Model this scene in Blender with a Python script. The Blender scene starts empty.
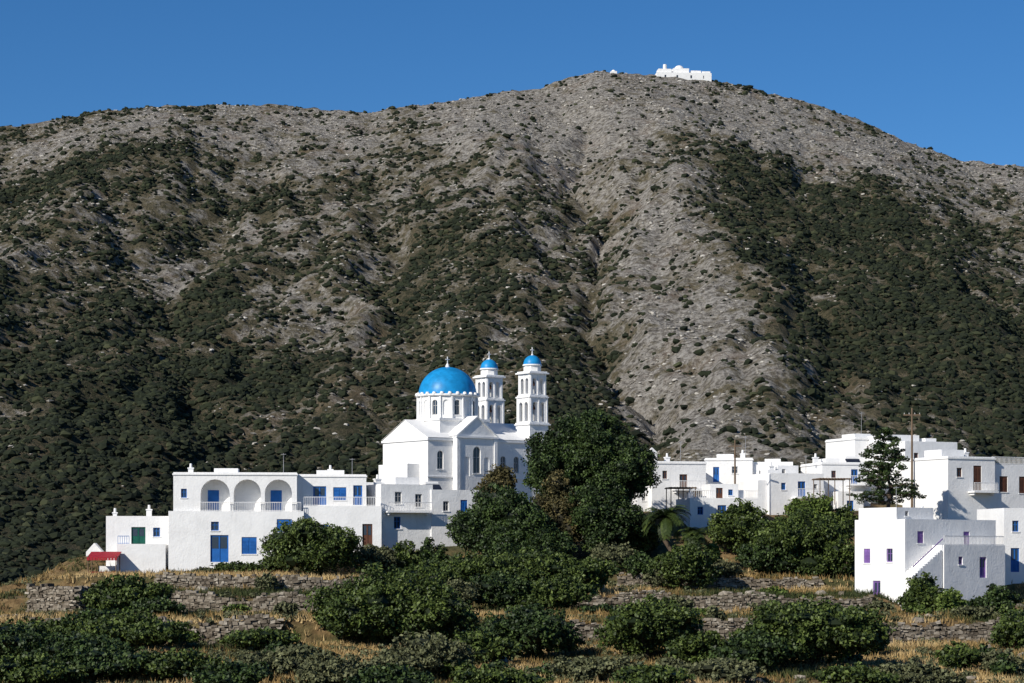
import bpy, math, random
import numpy as np
from mathutils import Vector
random.seed(5)
rng = np.random.default_rng(7)
F = 2400.0; HV = 560.0
def X(px, d): return (px-512.0)*d/F      # bearing -> metres east at distance d
def Z(py, d): return (HV-py)*d/F         # elevation -> metres above eye level at distance d

# ------------------------------------------------------------------ noise
def hash2(ix, iy, s):
    h = (ix*374761393 + iy*668265263 + s*144269504) & 0xffffffff
    h = ((h ^ (h >> 13))*1274126177) & 0xffffffff
    h = h ^ (h >> 16)
    return (h & 0xffff)/65535.0
def vnoise(x, y, s=0):
    x = np.asarray(x, float); y = np.asarray(y, float)
    ix = np.floor(x).astype(np.int64); iy = np.floor(y).astype(np.int64)
    fx = x-ix; fy = y-iy
    fx = fx*fx*fx*(fx*(fx*6-15)+10); fy = fy*fy*fy*(fy*(fy*6-15)+10)
    a = hash2(ix, iy, s); b = hash2(ix+1, iy, s); c = hash2(ix, iy+1, s); d = hash2(ix+1, iy+1, s)
    return (a*(1-fx)+b*fx)*(1-fy)+(c*(1-fx)+d*fx)*fy
def fbm(x, y, s=0, o=4):
    t = 0; a = 1; n = 0
    for i in range(o):
        t = t+a*vnoise(x*(2**i)+i*17.3, y*(2**i)-i*9.1, s+i); n += a; a *= .5
    return t/n
def sst(a, b, v):
    t = np.clip((v-a)/(b-a), 0, 1); return t*t*(3-2*t)

# ------------------------------------------------------------------ terrain
PROF = np.array([(-400,-1.7),(8,-1.7),(60,-9),(120,-10),(150,-8.3),(189.7,-6.7),(190.3,-5.0),(211.7,-4.5),(212.3,-3.2),
 (223.7,-2.8),(224.3,-1.8),(234,-1.4),(240,1.2),(250,4),(262,6),(290,6),(330,0),(420,-18),(600,-28),(700,-30)])
def wob(x): return 2.2*np.sin(x/17.0)+1.0*np.sin(x/6.3+1)
def village(x, y):
    w = sst(140, 170, y)*(1-sst(226, 234, y))
    yy = y-wob(x)*w
    z = np.interp(yy, PROF[:,0], PROF[:,1])
    z = z + (fbm(x/9, y/9, 3, 3)-.5)*.9*sst(20, 100, y)
    z = z - 15*sst(-42, -56, x)*sst(212, 262, y)*(1-sst(330, 420, y))
    z = z - 12*sst(-32, -41, x)*sst(238, 250, y)*(1-sst(330, 420, y))
    z = z - 1.0*sst(32, 35, x)*sst(212, 214, y)*(1-sst(222, 230, y))
    return z
SIL = [(-700,190),(-400,160),(-150,138),(0,128),(50,121),(100,111),(150,107),(200,106),(270,104),(330,110),(375,113),(400,107),(450,102),(500,93),
 (540,89),(570,77),(600,71),(650,75),(700,80),(740,85),(780,95),(830,110),(880,128),(920,148),(960,160),(1000,166),(1024,166),(1100,180),(1300,230),(1700,330)]
SX = np.array([(p-512)*1900/F for p, q in SIL]); SZ = np.array([(HV-q)*1900/F for p, q in SIL])
def pth(y, ys, xs): return np.interp(y, ys, xs)
def mountain(x, y):
    yr = 1900.0
    zr = np.interp(x, SX, SZ)
    t = np.clip((y-750)/(yr-750), 0, 1)
    z = -30+(zr+30)*t**1.2
    A = np.sin(np.pi*np.clip(t, 0, 1)**1.15)**.8
    A = np.clip(A, 0, 1)
    wx = x+(fbm(x/70, y/70, 50, 3)-.5)*34
    def gul(ys, xs, dep, w):
        d = np.abs(wx-pth(y, ys, xs)); return -dep*np.exp(-d/w)
    def spur(ys, xs, h, w):
        d = wx-pth(y, ys, xs); return h*np.exp(-(d/w)**2)
    g1y = [1000,1150,1290,1500,1700,1900]; g1x = [72,62,42,55,44,32]
    r = gul(g1y, g1x, 17, 26)+gul(g1y, g1x, 5, 6)
    r = r+gul([1000,1080,1340,1720,1900], [-120,-134,-190,-180,-150], 19, 38)
    r = r+gul([1000,1130,1450,1800,1900], [150,152,178,215,240], 12, 28)
    r = r+gul([1000,1200,1500,1900], [-20,-50,-75,-105], 9, 18)
    r = r+gul([1000,1300,1600,1900], [-280,-330,-340,-400], 12, 35)
    r = r+gul([1000,1300,1600,1900], [240,300,330,360], 12, 35)
    r = r+spur([1000,1170,1640,1900], [112,122,115,105], 16, 42)
    r = r+spur([1000,1300,1600,1900], [25,-2,-10,-45], 14, 40)
    r = r+spur([1000,1300,1900], [-230,-270,-290], 13, 60)
    n = (fbm(wx/60, y/220, 11, 3)-.5)*26
    rid = 1-np.abs(fbm(wx/26, y/95, 21, 3)*2-1)
    n = n-(rid-.7)*13
    z = z+(r+n)*A
    z = z+(fbm(x/17, y/26, 31, 3)-.5)*4.8*sst(0, .25, t)*(1-.4*sst(.9, 1, t))
    z = z+(fbm(x/6.5, y/7, 41, 2)-.5)*3.0*sst(0, .2, t)
    back = np.clip(y-yr, 0, None)
    z = z-back*.28-back*back*.0002
    return z
def H(x, y):
    x = np.asarray(x, float); y = np.asarray(y, float)
    v = village(x, np.minimum(y, 700)); m = mountain(x, np.maximum(y, 700))
    return np.where(y < 700, v, m)
def H1(x, y): return float(H(np.array([x]), np.array([y]))[0])
def hit(px, py):
    ys = np.arange(760, 1900, 4.0); xs = (px-512)*ys/F
    z = mountain(xs, ys); k = np.where(z/ys > (HV-py)/F)[0]
    i = k[0] if len(k) else len(ys)-1
    return xs[i], ys[i]
BL = []
for px, py, rx, ry, a in [(860,225,110,35,.5),(960,320,110,70,.4),(850,390,110,60,.3),(760,200,50,30,.25),(50,490,120,100,.55),(170,430,80,70,.35),
   (500,330,60,60,.28),(580,390,60,45,.4),(440,250,50,40,.2),(160,150,60,16,.25),(40,180,60,14,.25),(230,270,60,50,.2),(30,330,90,70,.3),(390,300,60,50,.15),(280,430,70,50,.2),(400,400,60,50,.12),
   (655,230,50,60,-.4),(690,350,60,60,-.2),(300,140,110,25,-.3),(470,130,70,25,-.2),(570,130,60,40,-.25),(690,115,90,25,-.28),(330,210,60,40,-.12),(850,150,80,18,-.2),(260,355,60,25,-.12),(480,190,50,40,-.15)]:
    x, y = hit(px, py); BL.append((x, y, rx*y/F, ry*3.0, a))
def vegm(x, y):
    v = .38+(fbm(x/110, y/150, 61, 3)-.5)*.8+(fbm(x/28, y/40, 71, 3)-.5)*.8
    for bx, by, rx, ry, a in BL:
        v = v+a*np.exp(-((x-bx)/rx)**2-((y-by)/ry)**2)
    v = v-.10*sst(1650, 1880, y)+.16*(1-sst(800, 1200, y))
    return np.clip(v, 0, 1)

# ------------------------------------------------------------------ mesh helper
col = bpy.context.scene.collection
def mesh_np(name, V, Fc, mat, tint=None, smooth=False, parent=None):
    V = np.asarray(V, np.float32); Fc = np.asarray(Fc, np.int32)
    me = bpy.data.meshes.new(name)
    me.vertices.add(len(V)); me.vertices.foreach_set('co', V.ravel())
    nf, k = Fc.shape
    me.loops.add(nf*k); me.loops.foreach_set('vertex_index', Fc.ravel())
    me.polygons.add(nf); me.polygons.foreach_set('loop_start', np.arange(0, nf*k, k, dtype=np.int32))
    try: me.polygons.foreach_set('loop_total', np.full(nf, k, np.int32))
    except Exception: pass
    me.polygons.foreach_set('use_smooth', np.full(nf, smooth, bool))
    if tint is not None:
        a = me.attributes.new('tint', 'FLOAT', 'POINT'); a.data.foreach_set('value', np.asarray(tint, np.float32))
    me.update(calc_edges=True); me.validate()
    me.materials.append(mat)
    ob = bpy.data.objects.new(name, me); col.objects.link(ob)
    if parent: ob.parent = parent
    return ob
def grid(name, xs, ys, mat, tf=None):
    GX, GY = np.meshgrid(xs, ys)
    GZ = H(GX, GY)
    V = np.stack([GX.ravel(), GY.ravel(), GZ.ravel()], 1)
    nx, ny = len(xs), len(ys)
    i = np.arange(nx-1)[None, :]+np.arange(ny-1)[:, None]*nx
    i = i.ravel()
    Fc = np.stack([i, i+1, i+1+nx, i+nx], 1)
    t = tf(GX.ravel(), GY.ravel()) if tf else None
    return mesh_np(name, V, Fc, mat, t, True)

# ------------------------------------------------------------------ materials
def newmat(name, rough=.85):
    m = bpy.data.materials.new(name); m.use_nodes = True
    nt = m.node_tree; b = nt.nodes['Principled BSDF']; b.inputs['Roughness'].default_value = rough
    b.inputs['Specular IOR Level'].default_value = .25
    return m, nt, b
def N(nt, t, **k):
    n = nt.nodes.new(t)
    for a, v in k.items(): setattr(n, a, v)
    return n
def noise(nt, scale, detail=4, vec=None, rough=.55):
    n = N(nt, 'ShaderNodeTexNoise'); n.inputs['Scale'].default_value = scale; n.inputs['Detail'].default_value = detail
    n.inputs['Roughness'].default_value = rough
    if vec: nt.links.new(vec, n.inputs['Vector'])
    return n.outputs['Fac']
def ramp(nt, fac, stops, interp='LINEAR'):
    r = N(nt, 'ShaderNodeValToRGB'); r.color_ramp.interpolation = interp
    e = r.color_ramp.elements
    while len(e) < len(stops): e.new(.5)
    for q, (p, c) in zip(e, stops):
        q.position = p; q.color = (c[0], c[1], c[2], 1) if not isinstance(c, (int, float)) else (c, c, c, 1)
    nt.links.new(fac, r.inputs['Fac']); return r.outputs['Color']
def mix(nt, fac, a, b, mode='MIX'):
    m = N(nt, 'ShaderNodeMix', data_type='RGBA', blend_type=mode)
    for s, v in ((m.inputs['Factor'], fac), (m.inputs['A'], a), (m.inputs['B'], b)):
        if hasattr(v, 'is_output'): nt.links.new(v, s)
        elif isinstance(v, (int, float)): s.default_value = v
        else: s.default_value = (v[0], v[1], v[2], 1)
    return m.outputs['Result']
def math_(nt, op, a, b):
    m = N(nt, 'ShaderNodeMath', operation=op)
    for s, v in ((m.inputs[0], a), (m.inputs[1], b)):
        if hasattr(v, 'is_output'): nt.links.new(v, s)
        else: s.default_value = v
    return m.outputs[0]
def bump(nt, b, h, dist, strength=1):
    n = N(nt, 'ShaderNodeBump'); n.inputs['Distance'].default_value = dist; n.inputs['Strength'].default_value = strength
    nt.links.new(h, n.inputs['Height']); nt.links.new(n.outputs[0], b.inputs['Normal'])
def pos(nt): return N(nt, 'ShaderNodeNewGeometry').outputs['Position']
def attr(nt, n='tint'): return N(nt, 'ShaderNodeAttribute', attribute_name=n).outputs['Fac']

def mat_plaster(name, c=(.84,.83,.815)):
    m, nt, b = newmat(name, .8); p = pos(nt)
    n1 = noise(nt, .5, 4, p, .65); n2 = noise(nt, 6, 3, p)
    c1 = ramp(nt, n1, [(.3, tuple(v*.91 for v in c)), (.55, c), (.8, tuple(min(.86, v*1.02) for v in c))])
    mp = N(nt, 'ShaderNodeMapping'); mp.inputs['Scale'].default_value = (3, 3, .25); nt.links.new(p, mp.inputs['Vector'])
    n3 = noise(nt, 1.0, 3, mp.outputs[0])
    c2 = mix(nt, ramp(nt, n3, [(.56, 0.), (.78, .5)]), c1, tuple(v*.80 for v in c))
    nt.links.new(c2, b.inputs['Base Color'])
    bump(nt, b, math_(nt, 'ADD', n2, math_(nt, 'MULTIPLY', n1, 2.5)), .04, .6)
    return m
def mat_paint(name, c, rough=.5, var=.2):
    m, nt, b = newmat(name, rough); n = noise(nt, 1.7, 4, pos(nt))
    cc = ramp(nt, n, [(.3, tuple(v*(1-var) for v in c)), (.7, tuple(v*(1+var*.5) for v in c))])
    nt.links.new(cc, b.inputs['Base Color']); return m
def mat_tint(name, stops, rough=.8, nscale=None):
    m, nt, b = newmat(name, rough)
    c = ramp(nt, attr(nt), stops)
    if nscale:
        c = mix(nt, 1.0, c, ramp(nt, noise(nt, nscale, 3, pos(nt)), [(.3, .65), (.7, 1.15)]), 'MULTIPLY')
    nt.links.new(c, b.inputs['Base Color']); return m

M = {}
M['plaster'] = mat_plaster('whitewashed_plaster')
M['plaster2'] = mat_plaster('offwhite_plaster', (.78,.77,.755))
M['cream'] = mat_plaster('cream_plaster', (.66,.60,.50))
M['grey'] = mat_plaster('grey_cement', (.42,.41,.40))
M['blue'] = mat_paint('blue_paint', (.02,.13,.42))
M['dome'] = mat_paint('dome_blue_paint', (.012,.25,.56), .4, .25)
M['purple'] = mat_paint('purple_paint', (.22,.12,.36))
M['green'] = mat_paint('green_paint', (.01,.10,.07))
M['brown'] = mat_paint('brown_wood', (.12,.05,.03), .6)
M['wood'] = mat_paint('weathered_wood', (.16,.11,.07), .8)
M['red'] = mat_paint('red_canvas', (.35,.02,.03), .7)
M['yellow'] = mat_paint('yellow_plastic', (.55,.38,.04), .5)
M['dark'] = mat_paint('dark_interior', (.03,.03,.035), .6)
M['metal'] = mat_paint('galvanised_metal', (.30,.30,.31), .4)
M['black'] = mat_paint('black_panel', (.02,.025,.04), .25)
g, nt, b = newmat('window_glass', .12); b.inputs['Base Color'].default_value = (.03,.045,.07,1); b.inputs['Specular IOR Level'].default_value = .5
M['glass'] = g
# mountain
m, nt, b = newmat('mountain_rock_and_scrub', .95); p = pos(nt); v = attr(nt)
n1 = noise(nt, .03, 4, p, .6); n2 = noise(nt, .33, 6, p, .75); n3 = noise(nt, .10, 5, p, .7)
rock = ramp(nt, n2, [(.34, (.06,.052,.042)), (.44, (.18,.162,.137)), (.52, (.335,.308,.272)), (.66, (.50,.47,.42))])
soil = ramp(nt, n2, [(.36, (.05,.045,.025)), (.5, (.14,.118,.07)), (.64, (.25,.21,.135))])
f1 = ramp(nt, math_(nt, 'ADD', n3, math_(nt, 'MULTIPLY', v, .35)), [(.55, 0.), (.71, 1.)])
base = mix(nt, f1, rock, soil)
base = mix(nt, math_(nt, 'MULTIPLY', ramp(nt, n1, [(.54, 0.), (.70, 1.)]), .32), base, (.20,.122,.07))
gf = math_(nt, 'ADD', math_(nt, 'MULTIPLY', v, .60), math_(nt, 'MULTIPLY', math_(nt, 'SUBTRACT', n3, .5), .8))
gf = math_(nt, 'ADD', gf, math_(nt, 'MULTIPLY', math_(nt, 'SUBTRACT', n2, .5), 2.4))
base = mix(nt, ramp(nt, gf, [(.40, 0.), (.50, .88)]), base, (.024,.028,.012))
nt.links.new(base, b.inputs['Base Color'])
bump(nt, b, n2, 3.8, 1)
M['mount'] = m
# ground
m, nt, b = newmat('dry_terrace_soil', .95); p = pos(nt)
n1 = noise(nt, .09, 4, p); n2 = noise(nt, 1.3, 5, p, .7); n3 = noise(nt, .3, 4, p)
soil = ramp(nt, n2, [(.3, (.07,.043,.02)), (.5, (.16,.103,.045)), (.7, (.27,.185,.09))])
gr = ramp(nt, n2, [(.3, (.025,.033,.012)), (.7, (.080,.088,.03))])
c = mix(nt, ramp(nt, math_(nt, 'ADD', math_(nt, 'MULTIPLY', n1, .6), math_(nt, 'MULTIPLY', n3, .4)), [(.46, 0.), (.56, .85)]), soil, gr)
nt.links.new(c, b.inputs['Base Color']); bump(nt, b, n2, .25, 1)
M['ground'] = m
M['scrub'] = mat_tint('hillside_scrub', [(0, (.008,.012,.006)), (.6, (.019,.025,.011)), (1, (.052,.057,.027))], .9)
M['rocks'] = mat_tint('limestone_outcrop', [(0, (.19,.175,.15)), (.6, (.35,.325,.285)), (1, (.52,.49,.44))], .9)
M['stone'] = mat_tint('dry_stone', [(0, (.085,.068,.05)), (.5, (.21,.175,.133)), (1, (.38,.335,.27))], .9, 5)
M['leaf_dark'] = mat_tint('foliage_dark', [(0, (.008,.014,.005)), (.5, (.026,.045,.013)), (1, (.075,.115,.028))], .55)
M['leaf_mid'] = mat_tint('foliage_green', [(0, (.012,.020,.006)), (.5, (.044,.067,.015)), (1, (.12,.16,.035))], .55)
M['leaf_olive'] = mat_tint('foliage_olive', [(0, (.026,.029,.014)), (.5, (.085,.092,.042)), (1, (.18,.185,.09))], .7)
M['leaf_brown'] = mat_tint('foliage_brown', [(0, (.02,.018,.008)), (.5, (.058,.053,.02)), (1, (.15,.12,.045))], .7)
M['leaf_bright'] = mat_tint('foliage_bright', [(0, (.025,.04,.008)), (.5, (.08,.12,.022)), (1, (.17,.22,.05))], .6)
M['bark'] = mat_paint('bark', (.09,.065,.045), .9, .4)
M['grass'] = mat_tint('dry_grass', [(0, (.03,.042,.011)), (.3, (.08,.085,.027)), (.45, (.19,.125,.045)), (.75, (.34,.22,.082)), (1, (.47,.34,.16))], .8)

# ------------------------------------------------------------------ ground + mountain
def spaced(segs):
    o = []
    for a, b_, s in segs: o += list(np.arange(a, b_, s))
    return np.array(o+[segs[-1][1]])
gx = spaced([(-1600,-300,100),(-300,-80,10),(-80,80,.6),(80,300,10),(300,1600,100)])
gy = spaced([(-400,0,40),(0,140,6),(140,182,1),(182,232,.33),(232,340,2),(340,700,12)])
grid('ground', gx, gy, M['ground'])
mx = spaced([(-1600,-560,26),(-560,600,2.8),(600,1600,26)])
my = spaced([(700,1950,3.),(1950,2600,30)])
grid('mountain', mx, my, M['mount'], vegm)

def ico():
    t = (1+5**.5)/2
    v = np.array([(-1,t,0),(1,t,0),(-1,-t,0),(1,-t,0),(0,-1,t),(0,1,t),(0,-1,-t),(0,1,-t),(t,0,-1),(t,0,1),(-t,0,-1),(-t,0,1)], float)
    v /= np.linalg.norm(v[0])
    f = np.array([(0,11,5),(0,5,1),(0,1,7),(0,7,10),(0,10,11),(1,5,9),(5,11,4),(11,10,2),(10,7,6),(7,1,8),(3,9,4),(3,4,2),(3,2,6),(3,6,8),(3,8,9),(4,9,5),(2,4,11),(6,2,10),(8,6,7),(9,8,1)])
    return v, f
IV, IF = ico()
def blobs(name, P, R, mat, tint, flat=.7, jit=.3, sink=.25):
    n = len(P)
    a = rng.uniform(0, 6.28, n); ca, sa = np.cos(a)[:, None], np.sin(a)[:, None]
    vx = IV[None, :, 0]*ca-IV[None, :, 1]*sa; vy = IV[None, :, 0]*sa+IV[None, :, 1]*ca; vz = np.repeat(IV[None, :, 2], n, 0)
    V = np.stack([vx, vy, vz*flat], 2)*(1+rng.uniform(-jit, jit, (n, 12, 1)))*R[:, None, None]
    V = V*np.stack([rng.uniform(.8, 1.3, n), rng.uniform(.8, 1.3, n), np.ones(n)], 1)[:, None, :]
    V = V+P[:, None, :]; V[:, :, 2] += (R*flat*sink)[:, None]
    Fc = (IF[None]+12*np.arange(n)[:, None, None]).reshape(-1, 3)
    T = np.repeat(tint, 12)
    return mesh_np(name, V.reshape(-1, 3), Fc, mat, T, False)
def scatter(n, f):
    y = rng.uniform(780, 1915, n); x = (rng.uniform(-150, 1174, n)-512)*1.0*y/F
    k = rng.uniform(0, 1915, n) < y
    x, y = x[k], y[k]
    k = rng.uniform(0, 1, len(x)) < f(x, y); return x[k], y[k]
def dens(x, y):
    v = vegm(x, y); c = fbm(x/6.5, y/9, 81, 2)
    return np.clip(np.clip((v-.08)*1.3, 0.06, 1)*sst(.42, .64, c+(v-.4)*.5)+.03, 0, 1)
sx, sy = scatter(230000, dens)
R = np.minimum(rng.lognormal(.20, .40, len(sx)), 2.6)
blobs('hillside_shrubs', np.stack([sx, sy, H(sx, sy)], 1), R, M['scrub'], np.clip(rng.normal(.42, .24, len(sx)), 0, 1), .75)
rx, ry = scatter(90000, lambda x, y: np.clip(1.-vegm(x, y)*1.1, 0, 1)*sst(.40, .62, fbm(x/15, y/9, 91, 3)))
blobs('limestone_outcrops', np.stack([rx, ry, H(rx, ry)], 1), np.minimum(rng.lognormal(-.2, .4, len(rx)), 1.5), M['rocks'], rng.uniform(0, 1, len(rx)), .5, .4, .0)

# ------------------------------------------------------------------ building toolkit
ZV = Vector((0, 0, 1))
class Bld:
    def __init__(s, name, x, y, z=0., yaw=0.):
        s.name = name; s.x, s.y, s.z, s.yaw = x, y, z, math.radians(yaw); s.parts = {}
    def add(s, part, mat, V, Fc):
        k = (part, mat); P = s.parts.setdefault(k, ([], []))
        o = len(P[0]); P[0].extend([tuple(v) for v in V]); P[1].extend([tuple(i+o for i in f) for f in Fc])
    def box(s, part, mat, x0, x1, y0, y1, z0, z1):
        V = [(x0,y0,z0),(x1,y0,z0),(x1,y1,z0),(x0,y1,z0),(x0,y0,z1),(x1,y0,z1),(x1,y1,z1),(x0,y1,z1)]
        s.add(part, mat, V, [(0,3,2,1),(4,5,6,7),(0,1,5,4),(1,2,6,5),(2,3,7,6),(3,0,4,7)])
    def obox(s, part, mat, P, U, u0, u1, v0, v1, n0, n1):
        Nn = U.cross(ZV)
        V = [P+U*u+ZV*v+Nn*n for n in (n1, n0) for u, v in ((u0,v0),(u1,v0),(u1,v1),(u0,v1))]
        s.add(part, mat, V, [(0,1,2,3),(7,6,5,4),(1,5,6,2),(4,0,3,7),(3,2,6,7),(4,5,1,0)])
    def wall(s, P, U, w, h, ops=(), mat='plaster', thick=.0):
        P = Vector(P); U = Vector(U); Nn = U.cross(ZV)
        ops = [o for o in ops]
        us = sorted(set([0, w]+[q for o in ops for q in (o[0], o[0]+o[2])])); vs = sorted(set([0, h]+[q for o in ops for q in (o[1], o[1]+o[3])]))
        for i in range(len(us)-1):
            for j in range(len(vs)-1):
                cu, cv = (us[i]+us[i+1])/2, (vs[j]+vs[j+1])/2
                if any(o[0] < cu < o[0]+o[2] and o[1] < cv < o[1]+o[3] for o in ops): continue
                s.add('walls', mat, [P+U*us[i]+ZV*vs[j], P+U*us[i+1]+ZV*vs[j], P+U*us[i+1]+ZV*vs[j+1], P+U*us[i]+ZV*vs[j+1]], [(0,1,2,3)])
        for o in ops:
            u0, v0, ow, oh, kind, c = o[:6]; arch = len(o) > 6 and o[6]
            u1, v1 = u0+ow, v0+oh
            t = {'win': .16, 'shut': .07, 'door': .14, 'through': .35, 'loggia': 1.7, 'dark': .4, 'niche': .12}[kind]
            vt = v1-ow/2 if arch else v1
            def q(a, b_, c_, d_): s.add('walls', mat, [a, b_, c_, d_], [(0,1,2,3)])
            pt = lambda u, v, n=0.: P+U*u+ZV*v-Nn*n
            q(pt(u0,v0), pt(u0,vt), pt(u0,vt,t), pt(u0,v0,t)); q(pt(u1,vt), pt(u1,v0), pt(u1,v0,t), pt(u1,vt,t))
            q(pt(u1,v0), pt(u0,v0), pt(u0,v0,t), pt(u1,v0,t))
            if not arch: q(pt(u0,v1), pt(u1,v1), pt(u1,v1,t), pt(u0,v1,t))
            else:
                n = 10; r = ow/2; uc = u0+r
                A = [(uc-r*math.cos(math.pi*i/n), vt+r*math.sin(math.pi*i/n)) for i in range(n+1)]
                for (a, b_), (c_, d_) in zip(A[:-1], A[1:]):
                    q(pt(a,b_), pt(c_,d_), pt(c_,v1), pt(a,v1)); q(pt(a,b_), pt(c_,d_), pt(c_,d_,t), pt(a,b_,t))
            if kind == 'through': continue
            if kind in ('loggia',):
                s.obox('walls', mat, P, U, u0-.02, u1+.02, v0, v1+.2, -t-.1, -t+.01)
                if c != 'none':
                    dw = min(1.1, ow*.5); s.obox('doors', c, P, U, (u0+u1)/2-dw/2-.25, (u0+u1)/2+dw/2-.25, v0, v0+min(2.1, oh*.8), -t-.05, -t+.05)
                continue
            if kind == 'niche':
                s.obox('walls', mat, P, U, u0-.02, u1+.02, v0, v1+.02, -t-.1, -t); continue
            if kind == 'dark':
                s.obox('openings', 'dark', P, U, u0-.02, u1+.02, v0, v1+.02, -t-.1, -t); continue
            if kind == 'win':
                s.obox('window_glass', 'glass', P, U, u0-.01, u1+.01, v0-.01, v1+.01, -t-.05, -t)
                f = .08
                for a in ((u0,u0+f,v0,v1),(u1-f,u1,v0,v1),(u0+f,u1-f,v0,v0+f),(u0+f,u1-f,v1-f,v1),((u0+u1)/2-.03,(u0+u1)/2+.03,v0+f,v1-f)):
                    s.obox('window_frames', c, P, U, *a, -t+.003, -t+.05)
                s.obox('window_frames', c, P, U, u0+f, (u0+u1)/2-.033, v0+oh*.6, v0+oh*.6+.05, -t+.003, -t+.045)
                s.obox('window_frames', c, P, U, (u0+u1)/2+.033, u1-f, v0+oh*.6, v0+oh*.6+.05, -t+.003, -t+.045)
                s.obox('sills', mat, P, U, u0-.08, u1+.08, v0-.09, v0-.005, -.02, .07)
            if kind == 'shut':
                uc = (u0+u1)/2
                for a, b_ in ((u0+.01, uc-.012), (uc+.012, u1-.01)):
                    s.obox('shutters', c, P, U, a, b_, v0+.01, v1-.01, -t-.04, -t)
                    k = int((oh-.3)/.14)
                    for i in range(k): s.obox('shutters', c, P, U, a+.07, b_-.07, v0+.15+i*.14, v0+.23+i*.14, -t+.002, -t+.03)
                s.obox('sills', mat, P, U, u0-.08, u1+.08, v0-.09, v0-.005, -.02, .06)
            if kind == 'door':
                s.obox('doors', c, P, U, u0-.01, u1+.01, v0, v1+.01, -t-.05, -t)
                f = .09
                for a in ((u0,u0+f,v0,v1),(u1-f,u1,v0,v1),(u0+f,u1-f,v1-f,v1),((u0+u1)/2-.04,(u0+u1)/2+.04,v0+.1,v1-f)):
                    s.obox('doors', c, P, U, *a, -t+.003, -t+.045)
                s.obox('window_glass', 'glass', P, U, u0+f+.05, (u0+u1)/2-.09, v0+oh*.5, v1-f-.08, -t+.002, -t+.012)
                s.obox('window_glass', 'glass', P, U, (u0+u1)/2+.09, u1-f-.05, v0+oh*.5, v1-f-.08, -t+.002, -t+.012)
    def vol(s, x0, x1, y0, y1, z0, z1, front=(), left=(), right=(), mat='plaster', par=.3, lip=False):
        s.wall((x0,y0,z0), (1,0,0), x1-x0, z1-z0, front, mat); s.wall((x0,y1,z0), (0,-1,0), y1-y0, z1-z0, left, mat)
        s.wall((x1,y0,z0), (0,1,0), y1-y0, z1-z0, right, mat); s.wall((x1,y1,z0), (-1,0,0), x1-x0, z1-z0, (), mat)
        r = .24; zi = z1-par
        o = [(x0,y0),(x1,y0),(x1,y1),(x0,y1)]; i_ = [(x0+r,y0+r),(x1-r,y0+r),(x1-r,y1-r),(x0+r,y1-r)]
        for k in range(4):
            l = (k+1) % 4
            s.add('roof', mat, [(*o[k],z1),(*o[l],z1),(*i_[l],z1),(*i_[k],z1)], [(0,1,2,3)])
            s.add('roof', mat, [(*i_[k],z1),(*i_[l],z1),(*i_[l],zi),(*i_[k],zi)], [(0,1,2,3)])
        s.add('roof', mat, [(*i_[k],zi) for k in range(4)], [(0,1,2,3)])
        if lip:
            e = .09
            for a in ((x0-e,x1+e,y0-e,y0+.0,z1-.28,z1-.12),(x0-e,x0,y0+.0,y1,z1-.28,z1-.12),(x1,x1+e,y0+.0,y1,z1-.28,z1-.12)): s.box('cornice', mat, *a)
    def rail(s, mat, x0, x1, y, z, h=.95, step=.16, part='railing'):
        s.box(part, mat, x0, x1, y-.03, y+.03, z+h-.06, z+h); s.box(part, mat, x0, x1, y-.025, y+.025, z+.05, z+.1)
        n = max(2, int((x1-x0)/step))
        for i in range(n+1):
            x = x0+(x1-x0)*i/n; s.box(part, mat, x-.018, x+.018, y-.018, y+.018, z, z+h-.06)
    def cyl(s, part, mat, cx, cy, z0, z1, r0, r1, n=16, cap=True):
        V = []
        for r, z in ((r0, z0), (r1, z1)):
            V += [(cx+r*math.cos(6.28318*i/n), cy+r*math.sin(6.28318*i/n), z) for i in range(n)]
        Fc = [(i, (i+1) % n, n+(i+1) % n, n+i) for i in range(n)]
        s.add(part, mat, V, Fc)
        if cap: s.add(part, mat, V[n:], [tuple(range(n))])
    def dome(s, part, mat, cx, cy, z, r, hf=1., n=48, m=14):
        V = []; Fc = []
        for j in range(m):
            a = math.pi/2*j/m
            V += [(cx+r*math.cos(a)*math.cos(2*math.pi*i/n), cy+r*math.cos(a)*math.sin(2*math.pi*i/n), z+r*hf*math.sin(a)) for i in range(n)]
        V.append((cx, cy, z+r*hf))
        for j in range(m-1): Fc += [(j*n+i, j*n+(i+1) % n, (j+1)*n+(i+1) % n, (j+1)*n+i) for i in range(n)]
        Fc += [((m-1)*n+i, (m-1)*n+(i+1) % n, m*n) for i in range(n)]
        s.add(part, mat, V, Fc)
    def cross(s, cx, cy, z, h=1.):
        s.cyl('cross', 'plaster', cx, cy, z-.1, z+.15*h, .16*h, .12*h, 10)
        s.box('cross', 'plaster', cx-.045*h, cx+.045*h, cy-.045*h, cy+.045*h, z+.15*h, z+h)
        s.box('cross', 'plaster', cx-.28*h, cx-.046*h, cy-.04*h, cy+.04*h, z+.62*h, z+.71*h)
        s.box('cross', 'plaster', cx+.046*h, cx+.28*h, cy-.04*h, cy+.04*h, z+.62*h, z+.71*h)
    def done(s, smooth=()):
        e = bpy.data.objects.new(s.name, None); col.objects.link(e); e.location = (s.x, s.y, s.z); e.rotation_euler = (0, 0, s.yaw)
        e.empty_display_size = .5
        for (part, mat), (V, Fc) in s.parts.items():
            me = bpy.data.meshes.new(part); me.from_pydata(V, [], Fc); me.validate(); me.materials.append(M[mat])
            if part in smooth:
                for p_ in me.polygons: p_.use_smooth = True
            o = bpy.data.objects.new(part, me); col.objects.link(o); o.parent = e
        return e
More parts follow.
